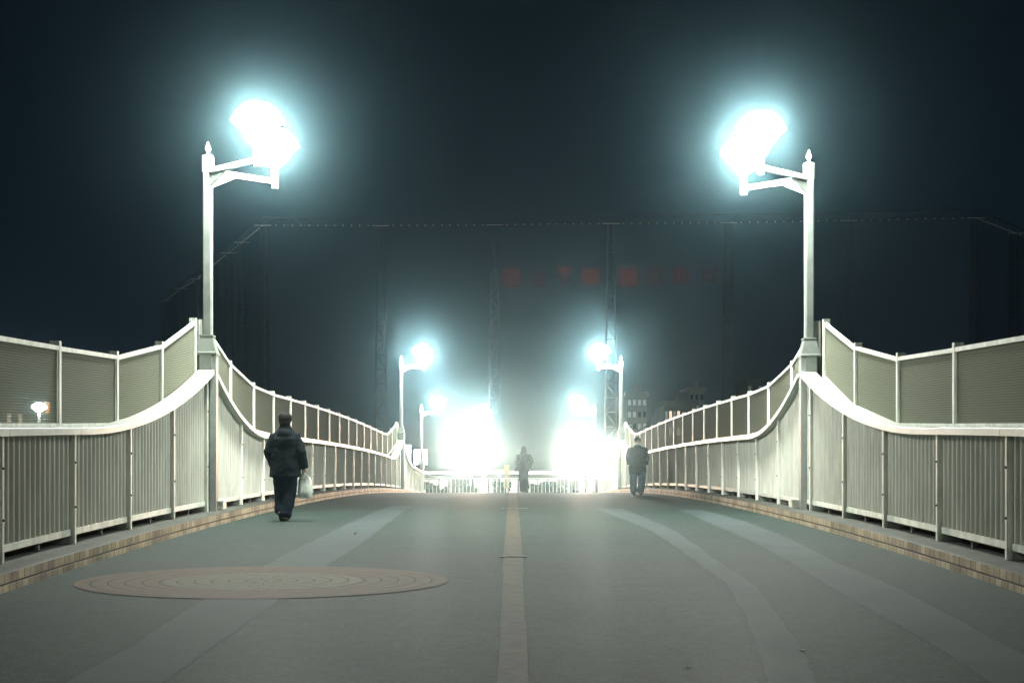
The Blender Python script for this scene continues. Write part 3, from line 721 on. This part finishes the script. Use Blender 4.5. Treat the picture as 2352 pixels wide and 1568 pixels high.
# red characters behind the net
RED = emis('red_neon', (.75, .12, .10), .42); RED2 = emis('red_neon_dim', (.55, .13, .10), .20)
def V_(x, y, w, h): return (x, y, w, h)
glyphs = [
 (1176, 637, [(-.42, 0, .14, 1), (0, .45, .9, .12), (.42, -.05, .12, .9), (0, -.45, .8, .1), (0, .1, .6, .1), (-.05, -.15, .6, .1)], RED, 'first blurred red character from the left, a tall box shape'),
 (1236, 640, [(-.3, -.05, .1, .8), (.3, -.05, .1, .8), (0, -.1, .6, .1), (0, -.4, .6, .1), (0, .2, .5, .1)], RED2, 'second red character from the left, small and dim'),
 (1295, 631, [(0, .4, .7, .14), (0, .15, .85, .14), (0, -.1, .14, .9), (-.2, .3, .1, .3), (.2, .3, .1, .3)], RED, 'third red character from the left, two bars over a stem'),
 (1356, 637, [(0, .45, 1, .1), (0, .25, .9, .1), (0, .05, 1, .1), (0, -.15, .9, .1), (0, -.35, .9, .1), (-.4, 0, .1, .8), (.42, .0, .12, .9), (0, 0, .1, .9)], RED, 'fourth red character from the left, dense and bright, last before the gap'),
 (1443, 636, [(-.45, 0, .08, 1), (-.15, 0, .12, 1), (.1, 0, .12, 1), (.45, 0, .08, 1), (0, .42, 1, .08), (0, .05, .8, .1), (0, -.2, .8, .1), (0, -.45, 1, .08)], RED, 'fifth red character from the left, dense square just after the gap'),
 (1504, 633, [(-.1, .35, .8, .1), (.35, 0, .12, 1), (-.1, -.1, .6, .08), (-.1, -.4, .7, .08), (-.4, -.1, .08, .6)], RED2, 'sixth red character from the left, dim with a strong right stroke'),
 (1565, 632, [(-.35, 0, .16, 1), (.02, 0, .2, 1), (.35, -.1, .08, .6)], RED, 'seventh red character from the left, two upright strokes'),
 (1628, 631, [(-.3, .1, .1, .5), (0, -.35, .6, .08), (.0, .15, .4, .08)], RED2, 'last red character on the right, dim with a slanted stroke')]
def glow_mat():  # soft halo round each stroke is painted into emission and opacity
    m = bpy.data.materials.new('neon_painted_blur'); m.use_nodes = True; nt = m.node_tree; nt.nodes.remove(nt.nodes['Principled BSDF']); L = nt.links.new
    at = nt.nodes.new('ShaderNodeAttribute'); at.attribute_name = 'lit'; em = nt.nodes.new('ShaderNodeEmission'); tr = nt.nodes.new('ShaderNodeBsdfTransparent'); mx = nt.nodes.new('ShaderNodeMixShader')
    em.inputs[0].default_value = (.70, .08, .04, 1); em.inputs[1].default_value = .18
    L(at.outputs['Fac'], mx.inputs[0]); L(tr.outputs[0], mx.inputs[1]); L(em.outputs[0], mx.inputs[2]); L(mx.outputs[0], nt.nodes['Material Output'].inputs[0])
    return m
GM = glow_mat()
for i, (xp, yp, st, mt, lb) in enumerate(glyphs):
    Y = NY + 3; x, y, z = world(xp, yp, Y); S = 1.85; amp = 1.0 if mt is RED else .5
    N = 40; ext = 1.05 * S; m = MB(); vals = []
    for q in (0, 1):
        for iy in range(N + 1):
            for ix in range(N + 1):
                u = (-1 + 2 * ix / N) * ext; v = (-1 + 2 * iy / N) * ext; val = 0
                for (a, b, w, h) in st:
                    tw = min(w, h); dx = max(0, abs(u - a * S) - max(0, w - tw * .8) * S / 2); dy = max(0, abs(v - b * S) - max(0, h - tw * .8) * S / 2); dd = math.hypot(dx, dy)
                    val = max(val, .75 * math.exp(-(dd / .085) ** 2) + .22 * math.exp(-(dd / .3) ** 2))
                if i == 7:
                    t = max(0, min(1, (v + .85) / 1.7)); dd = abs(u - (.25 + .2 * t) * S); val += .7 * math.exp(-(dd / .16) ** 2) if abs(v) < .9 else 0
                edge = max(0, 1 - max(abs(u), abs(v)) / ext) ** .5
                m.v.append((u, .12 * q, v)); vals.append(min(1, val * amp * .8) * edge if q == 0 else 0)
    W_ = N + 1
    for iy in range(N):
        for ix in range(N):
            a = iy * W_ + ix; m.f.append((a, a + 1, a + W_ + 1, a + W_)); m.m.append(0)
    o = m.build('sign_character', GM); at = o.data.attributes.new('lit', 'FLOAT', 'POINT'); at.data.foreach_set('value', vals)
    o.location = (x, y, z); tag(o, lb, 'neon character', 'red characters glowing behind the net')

# ------------------------------------------------------------------ people
SKIN = mat('skin', (.42, .27, .20), .55, var=.08, vscale=20); HAIR = mat('hair', (.010, .010, .010), .75, spec=.2, bump=.6, bscale=120, var=.3, vscale=60)
def person(label, loc, rz, H, shoulder, sleeves, hem, coat_rings, legs, coatcol, troucol, hat=None, mask=False, hood=False, curl=.3, hands=(True, True), shoecol=(.05, .03, .02), yoke=False):
    """sleeves: [(shoulder, elbow, wrist, hand_dir)]*2, legs: [(hip,knee,ankle,toe_dir)]*2; figure faces +Y"""
    root = empty('person', label, 'person', loc, rz); hz = H
    b = MB()
    b.ell((0, .01, H - .115), (.076, .092, .112), 20); b.ell((0, .035, H - .165), (.055, .065, .06), 16)
    b.ell((0, .105, H - .135), (.014, .022, .024), 10); b.ell((0, .095, H - .175), (.026, .012, .010), 10); b.ell((0, .09, H - .205), (.026, .022, .018), 10)
    for sx in (-1, 1):
        b.ell((sx * .080, .0, H - .125), (.012, .024, .034), 10); b.ell((sx * .031, .088, H - .112), (.016, .012, .010), 8); b.ell((sx * .03, .09, H - .09), (.022, .012, .008), 8)
    b.tube([(0, -.01, H - .30), (0, -.005, H - .17)], [.058, .052], 14)
    b.tube([(0, 0, .86), (0, 0, 1.05), (0, 0, 1.25), (0, 0, H - .32)], [(.16, .11), (.14, .10), (.17, .11), (.14, .09)], 16)
    for (sh, el, wr, hd) in sleeves:
        b.tube([sh, el, wr], [.048, .040, .028], 12)
    for (hp, kn, an, td) in legs:
        b.tube([hp, kn, an], [.080, .055, .038], 12)
    for k, ((sh, el, wr, hd), on) in enumerate(zip(sleeves, hands)):
        if not on: continue
        w = Vector(wr); d = Vector(hd).normalized(); sx = -1 if w.x < 0 else 1
        pin = Vector((-sx, .3, 0)); pin = (pin - d * pin.dot(d)).normalized()      # towards the palm side
        fw = d.cross(pin) * sx; fw = fw if fw.y > 0 else -fw
        b.tube([w, w + d * .045, w + d * .085], [(.026, .02), (.034, .02), (.036, .018)], 12)
        for q, ln in enumerate((.068, .076, .070, .055)):
            o = w + d * .085 + fw * (.028 - .018 * q); dd = d.copy(); pts = [o - d * .02]; pts.append(o)
            for sgi, fr in enumerate((.45, .3, .25)):
                ang = curl * (1 + .15 * q) * (1.0 if sgi else .7); dd = (dd * math.cos(ang) + pin * math.sin(ang)).normalized(); o = o + dd * ln * fr; pts.append(o.copy())
            b.tube(pts, [.0095, .0095, .009, .008, .007], 8)
        t0 = w + d * .02 + fw * .026; t1 = t0 + (d * .5 + fw * .8).normalized() * .035; t2 = t1 + (d * .9 + pin * .5).normalized() * .03; b.tube([t0, t1, t2], [.013, .011, .009], 8)
    o = b.build('body', SKIN, root, smooth=True); md = o.modifiers.new('remesh', 'REMESH'); md.mode = 'VOXEL'; md.voxel_size = .0075; md.use_smooth_shade = True
    sm = o.modifiers.new('sm', 'SMOOTH'); sm.factor = .5; sm.iterations = 2
    # trousers
    t = MB()
    for (hp, kn, an, td) in legs:
        hp, kn, an = Vector(hp), Vector(kn), Vector(an)
        t.tube([hp + Vector((0, 0, .05)), hp.lerp(kn, .5), kn, kn.lerp(an, .5), an + (kn - an) * .02], [(.118, .125), (.112, .118), (.102, .108), (.098, .104), (.094, .102)], 16)
    t.tube([(0, 0, .84), (0, 0, .95), (0, 0, 1.04)], [(.165, .13), (.17, .13), (.16, .12)], 18)
    o = t.build('trousers', mat('trouser_cloth', troucol, .9, var=.2, vscale=9, bump=.2, bscale=60, spec=.12), root, smooth=True)
    md = o.modifiers.new('remesh', 'REMESH'); md.mode = 'VOXEL'; md.voxel_size = .013; md.use_smooth_shade = True
    tx_ = bpy.data.textures.new('folds', 'CLOUDS'); tx_.noise_scale = .11
    dm = o.modifiers.new('disp', 'DISPLACE'); dm.texture = tx_; dm.strength = .035; dm.mid_level = .5; o.modifiers.new('sm', 'SMOOTH').iterations = 3
    # coat
    c = MB()
    c.tube([(0, y_, z_) for z_, rx, ry, y_ in coat_rings], [(rx, ry) for z_, rx, ry, y_ in coat_rings], 28, cf=.12)
    for (sh, el, wr, hd) in sleeves:
        sh, el, wr = Vector(sh), Vector(el), Vector(wr)
        c.tube([sh + Vector((-.07 if sh.x > 0 else .07, 0, .02)), sh, sh.lerp(el, .5), el, el.lerp(wr, .5), wr], [.05, .074, .082, .080, .074, .070], 16, cf=.4)
    if hood: c.ell((0, -.10, 1.37), (.125, .075, .10), 18)
    if yoke: c.tube([(0, -.014, 1.20), (0, -.016, 1.30), (0, -.012, 1.41)], [(.206, .165), (.206, .162), (.14, .125)], 28)
    o = c.build('coat', mat('coat_cloth', coatcol, .9, var=.25, vscale=8, bump=.3, bscale=70, spec=.12), root, smooth=True)
    md = o.modifiers.new('remesh', 'REMESH'); md.mode = 'VOXEL'; md.voxel_size = .011; md.use_smooth_shade = True
    t2 = bpy.data.textures.new('folds2', 'CLOUDS'); t2.noise_scale = .14
    dm = o.modifiers.new('disp', 'DISPLACE'); dm.texture = t2; dm.strength = .032; dm.mid_level = .5; o.modifiers.new('sm', 'SMOOTH').iterations = 2
    # hair / hat
    h = MB()
    if hat == 'cap':
        h.ell((0, .0, H - .075), (.093, .108, .085), 20); h.tube([(-.05, .10, H - .085), (0, .135, H - .09), (.05, .10, H - .085)], [(.03, .008)] * 3, 10)
        o = h.build('cap', mat('cap_cloth', (.02, .02, .025), .9), root, smooth=True)
    elif hat == 'hood':
        h.ell((0, -.012, H - .10), (.098, .112, .118), 20); h.tube([(0, -.02, H - .26), (0, -.02, H - .15)], [(.13, .11), (.10, .105)], 16)
        o = h.build('hood', bpy.data.materials['coat_cloth'], root, smooth=True)
    else:
        h.ell((0, -.014, H - .100), (.108, .112, .112), 22); h.ell((0, -.035, H - .165), (.094, .085, .080), 18)
        o = h.build('hair', HAIR, root, smooth=True)
    md = o.modifiers.new('remesh', 'REMESH'); md.mode = 'VOXEL'; md.voxel_size = .009; md.use_smooth_shade = True
    if hat is None:
        t3 = bpy.data.textures.new('tufts', 'CLOUDS'); t3.noise_scale = .03; dm = o.modifiers.new('d', 'DISPLACE'); dm.texture = t3; dm.strength = .014; dm.mid_level = .5
    if mask:
        k = MB(); k.ell((0, .060, H - .175), (.062, .066, .050), 16); k.build('face_mask', mat('mask_cloth', (.7, .7, .7), .8), root, smooth=True)
    # shoes
    for (hp, kn, an, td) in legs:
        a = Vector(an); d = Vector(td).normalized(); q = MB()
        dn = Vector((0, 0, -1)); dn = (dn - d * dn.dot(d)).normalized()
        heel = a - d * .055 + dn * .045
        q.tube([a + dn * .0, a + dn * .03], [.048, .048], 12)
        q.tube([heel, heel + d * .09, heel + d * .19, heel + d * .245], [(.038, .036), (.042, .038), (.046, .030), (.038, .022)], 14)
        o = q.build('shoe', mat('shoe_leather', shoecol, .5), root, smooth=True)
        md = o.modifiers.new('remesh', 'REMESH'); md.mode = 'VOXEL'; md.voxel_size = .008; md.use_smooth_shade = True
    return root
# walker with the bag (seen from behind)
px, py = -3.59, 22.6
person('man in dark coat and navy trousers walking away by the left railing, carrying a bag', (px, py, zd(py)), 0, 1.725, .4,
       [((-.175, 0, 1.345), (-.262, -.03, 1.10), (-.205, .10, .90), (.3, .6, -.5)), ((.175, 0, 1.345), (.262, -.03, 1.09), (.292, .03, .845), (0, .05, -1))],
       .66, [(.70, .252, .175, 0), (.9, .238, .17, 0), (1.1, .225, .165, 0), (1.24, .222, .155, 0), (1.34, .212, .14, 0), (1.40, .178, .125, -.005), (1.445, .125, .108, -.01), (1.49, .095, .095, -.012), (1.53, .082, .085, -.012)],
       [((-.095, 0, .90), (-.092, .10, .50), (-.062, -.06, .145), (0, .85, -.52)), ((.095, 0, .90), (.082, .0, .48), (.018, -.10, .085), (0, 1, -.05))],
       (.010, .014, .018), (.010, .016, .026), yoke=True, hood=True, curl=.75)
# shopping bag
bg = empty('shopping_bag', 'crumpled white plastic shopping bag hanging from the hand of the walker beside the left railing', 'bag', (px + .31, py + .03, zd(py) + .36))
m = MB(); n = 28; rows = [(0, .085, .05), (.02, .11, .065), (.1, .118, .07), (.2, .108, .06), (.28, .095, .045), (.33, .085, .03)]
vs = []
for k, (z, rx, ry) in enumerate(rows):
    for i in range(n):
        a = 2 * PI * i / n; w = 1 + .16 * mn.noise((math.cos(a) * 3, math.sin(a) * 3, z * 9)) + .05 * math.cos(7 * a + z * 11)
        vs.append((rx * w * math.cos(a), ry * w * math.sin(a), z))
fs = [tuple(range(n - 1, -1, -1))] + [(k * n + i, k * n + (i + 1) % n, (k + 1) * n + (i + 1) % n, (k + 1) * n + i) for k in range(len(rows) - 1) for i in range(n)]
m.add(vs, fs)
BAG = mat('plastic_film', (.82, .88, .84), .35, bump=.6, bscale=18); BAG.node_tree.nodes['Principled BSDF'].inputs['Subsurface Weight'].default_value = 1; BAG.node_tree.nodes['Principled BSDF'].inputs['Subsurface Radius'].default_value = (.25, .25, .25)
m.build('sack', BAG, bg, smooth=True)
m = MB()
m.tube([(-.07, 0, .30), (-.03, 0, .36), (-.004, -.02, .405), (.02, 0, .36), (.07, 0, .30)], [(.03, .006), (.018, .006), (.010, .008), (.018, .006), (.03, .006)], 8); m.build('handle', BAG, bg, smooth=True)
m = MB(); m.box((-.045, .0, .10), (.10, .06, .14)); m.box((-.05, .0, .22), (.05, .05, .08), mi=1); m.build('contents', [mat('dark_goods', (.08, .09, .09), .6), mat('orange_goods', (.5, .2, .12), .6)], bg)
# walker in a cap, facing us
px2, py2 = 3.55, 40.0
person('stocky person in cap, face mask and dark jacket walking towards us by the right railing', (px2, py2, zd(py2)), PI, 1.63, .4,
       [((-.21, 0, 1.30), (-.255, -.02, 1.05), (-.235, .10, .88), (.5, .5, -.6)), ((.21, 0, 1.30), (.255, -.02, 1.05), (.235, .10, .88), (-.5, .5, -.6))],
       .56, [(.60, .245, .17, 0), (.75, .255, .185, 0), (.95, .25, .19, 0), (1.15, .24, .18, 0), (1.28, .20, .14, 0), (1.34, .13, .11, 0), (1.40, .085, .085, 0)],
       [((-.10, 0, .82), (-.125, .06, .47), (-.095, -.02, .085), (0, 1, -.02)), ((.10, 0, .82), (.12, .02, .47), (.105, -.06, .10), (0, 1, -.25))],
       (.020, .028, .036), (.07, .10, .14), hat='cap', mask=True, hands=(False, False), shoecol=(.02, .02, .022))
# central walker, seen from behind
px3, py3 = .46, 52.5
person('person in a hooded padded jacket walking away along the middle of the bridge, elbows out', (px3, py3, zd(py3)), 0, 1.70, .4,
       [((-.21, 0, 1.36), (-.285, -.06, 1.13), (-.20, .12, .93), (.6, .6, -.2)), ((.21, 0, 1.36), (.285, -.06, 1.13), (.20, .12, .93), (-.6, .6, -.2))],
       .8, [(.84, .185, .14, 0), (.95, .178, .14, 0), (1.08, .165, .135, 0), (1.22, .18, .14, 0), (1.34, .17, .13, 0), (1.42, .13, .12, -.01), (1.50, .10, .10, -.01)],
       [((-.075, 0, .88), (-.065, .06, .47), (-.03, .02, .085), (0, 1, -.02)), ((.075, 0, .88), (.065, .05, .50), (.115, -.20, .17), (0, .5, -.85))],
       (.022, .028, .030), (.02, .026, .03), hat='hood', hands=(False, False), shoecol=(.02, .02, .02))
bg = empty('shoulder_bag', 'small dark bag slung at the left hip of the central walker', 'bag', (px3 - .24, py3 - .02, zd(py3) + .78))
m = MB(); m.tube([(-.07, 0, .04), (.07, 0, .04)], [(.09, .05)] * 2, 12); m.tube([(-.06, 0, .09), (.06, 0, .09)], [(.06, .045)] * 2, 12); m.build('pouch', mat('bag_leather', (.02, .02, .02), .5), bg, smooth=True)
m = MB(); m.tube([(-.05, -.0, .14), (.05, -.12, .35), (.2, -.15, .58), (.36, -.10, .68)], [(.018, .005)] * 4, 6); m.build('strap', bpy.data.materials['bag_leather'], bg, smooth=True)

# ------------------------------------------------------------------ haze
m = MB(); m.box((0, 125, 15.5), (340, 370, 51)); hz = m.build('haze', mat('tmp', (1, 1, 1)))
hm = bpy.data.materials.new('night_haze'); hm.use_nodes = True; nt = hm.node_tree; nt.nodes.remove(nt.nodes['Principled BSDF'])
pv = nt.nodes.new('ShaderNodeVolumePrincipled'); nt.links.new(pv.outputs[0], nt.nodes['Material Output'].inputs['Volume'])
pv.inputs['Color'].default_value = (.50, .83, 1, 1); pv.inputs['Density'].default_value = .00095; pv.inputs['Anisotropy'].default_value = .98
pw = nt.nodes.new('ShaderNodeVolumePrincipled'); ad = nt.nodes.new('ShaderNodeAddShader'); pw.inputs['Color'].default_value = (.22, .70, 1, 1); pw.inputs['Density'].default_value = .00013; pw.inputs['Anisotropy'].default_value = .92
nt.links.new(pv.outputs[0], ad.inputs[0]); nt.links.new(pw.outputs[0], ad.inputs[1]); nt.links.new(ad.outputs[0], nt.nodes['Material Output'].inputs['Volume'])
hm.cycles.volume_sampling = 'EQUIANGULAR'; hm.cycles.homogeneous_volume = True
hz.data.materials.clear(); hz.data.materials.append(hm); tag(hz, kind='stuff')

# ------------------------------------------------------------------ world
w = bpy.data.worlds.new('World'); sc.world = w; w.use_nodes = True; nt = w.node_tree; bgn = nt.nodes['Background']
tc = nt.nodes.new('ShaderNodeTexCoord'); sp = nt.nodes.new('ShaderNodeSeparateXYZ'); nt.links.new(tc.outputs['Generated'], sp.inputs[0])
r = nt.nodes.new('ShaderNodeValToRGB'); nt.links.new(sp.outputs['Z'], r.inputs[0])
r.color_ramp.elements[0].position = 0; r.color_ramp.elements[0].color = (.007, .010, .016, 1)
r.color_ramp.elements[1].position = .55; r.color_ramp.elements[1].color = (.0002, .0011, .0022, 1)
e = r.color_ramp.elements.new(.15); e.color = (.0022, .0055, .0100, 1)
nt.links.new(r.outputs[0], bgn.inputs[0]); bgn.inputs[1].default_value = 1

# ------------------------------------------------------------------ camera
cd = bpy.data.cameras.new('camera'); cam = bpy.data.objects.new('camera', cd); COL.objects.link(cam); sc.camera = cam
cam.location = (0, 0, CZ); cam.rotation_euler = (PI / 2, 0, 0); cd.sensor_width = 36; cd.lens = 36 * F / 2352
cd.shift_y = (HY - 784) / 2352; cd.shift_x = (1176 - CX) / 2352; cd.clip_end = 1000; cd.clip_start = .1
vs = sc.view_settings; vs.view_transform = 'Standard'; vs.look = 'None'; vs.gamma = 1; vs.exposure = 0; vs.use_curve_mapping = False
sc.cycles.use_denoising = True; sc.cycles.max_bounces = 6; sc.cycles.volume_bounces = 0; sc.cycles.transparent_max_bounces = 16
sc.cycles.sample_clamp_indirect = 4
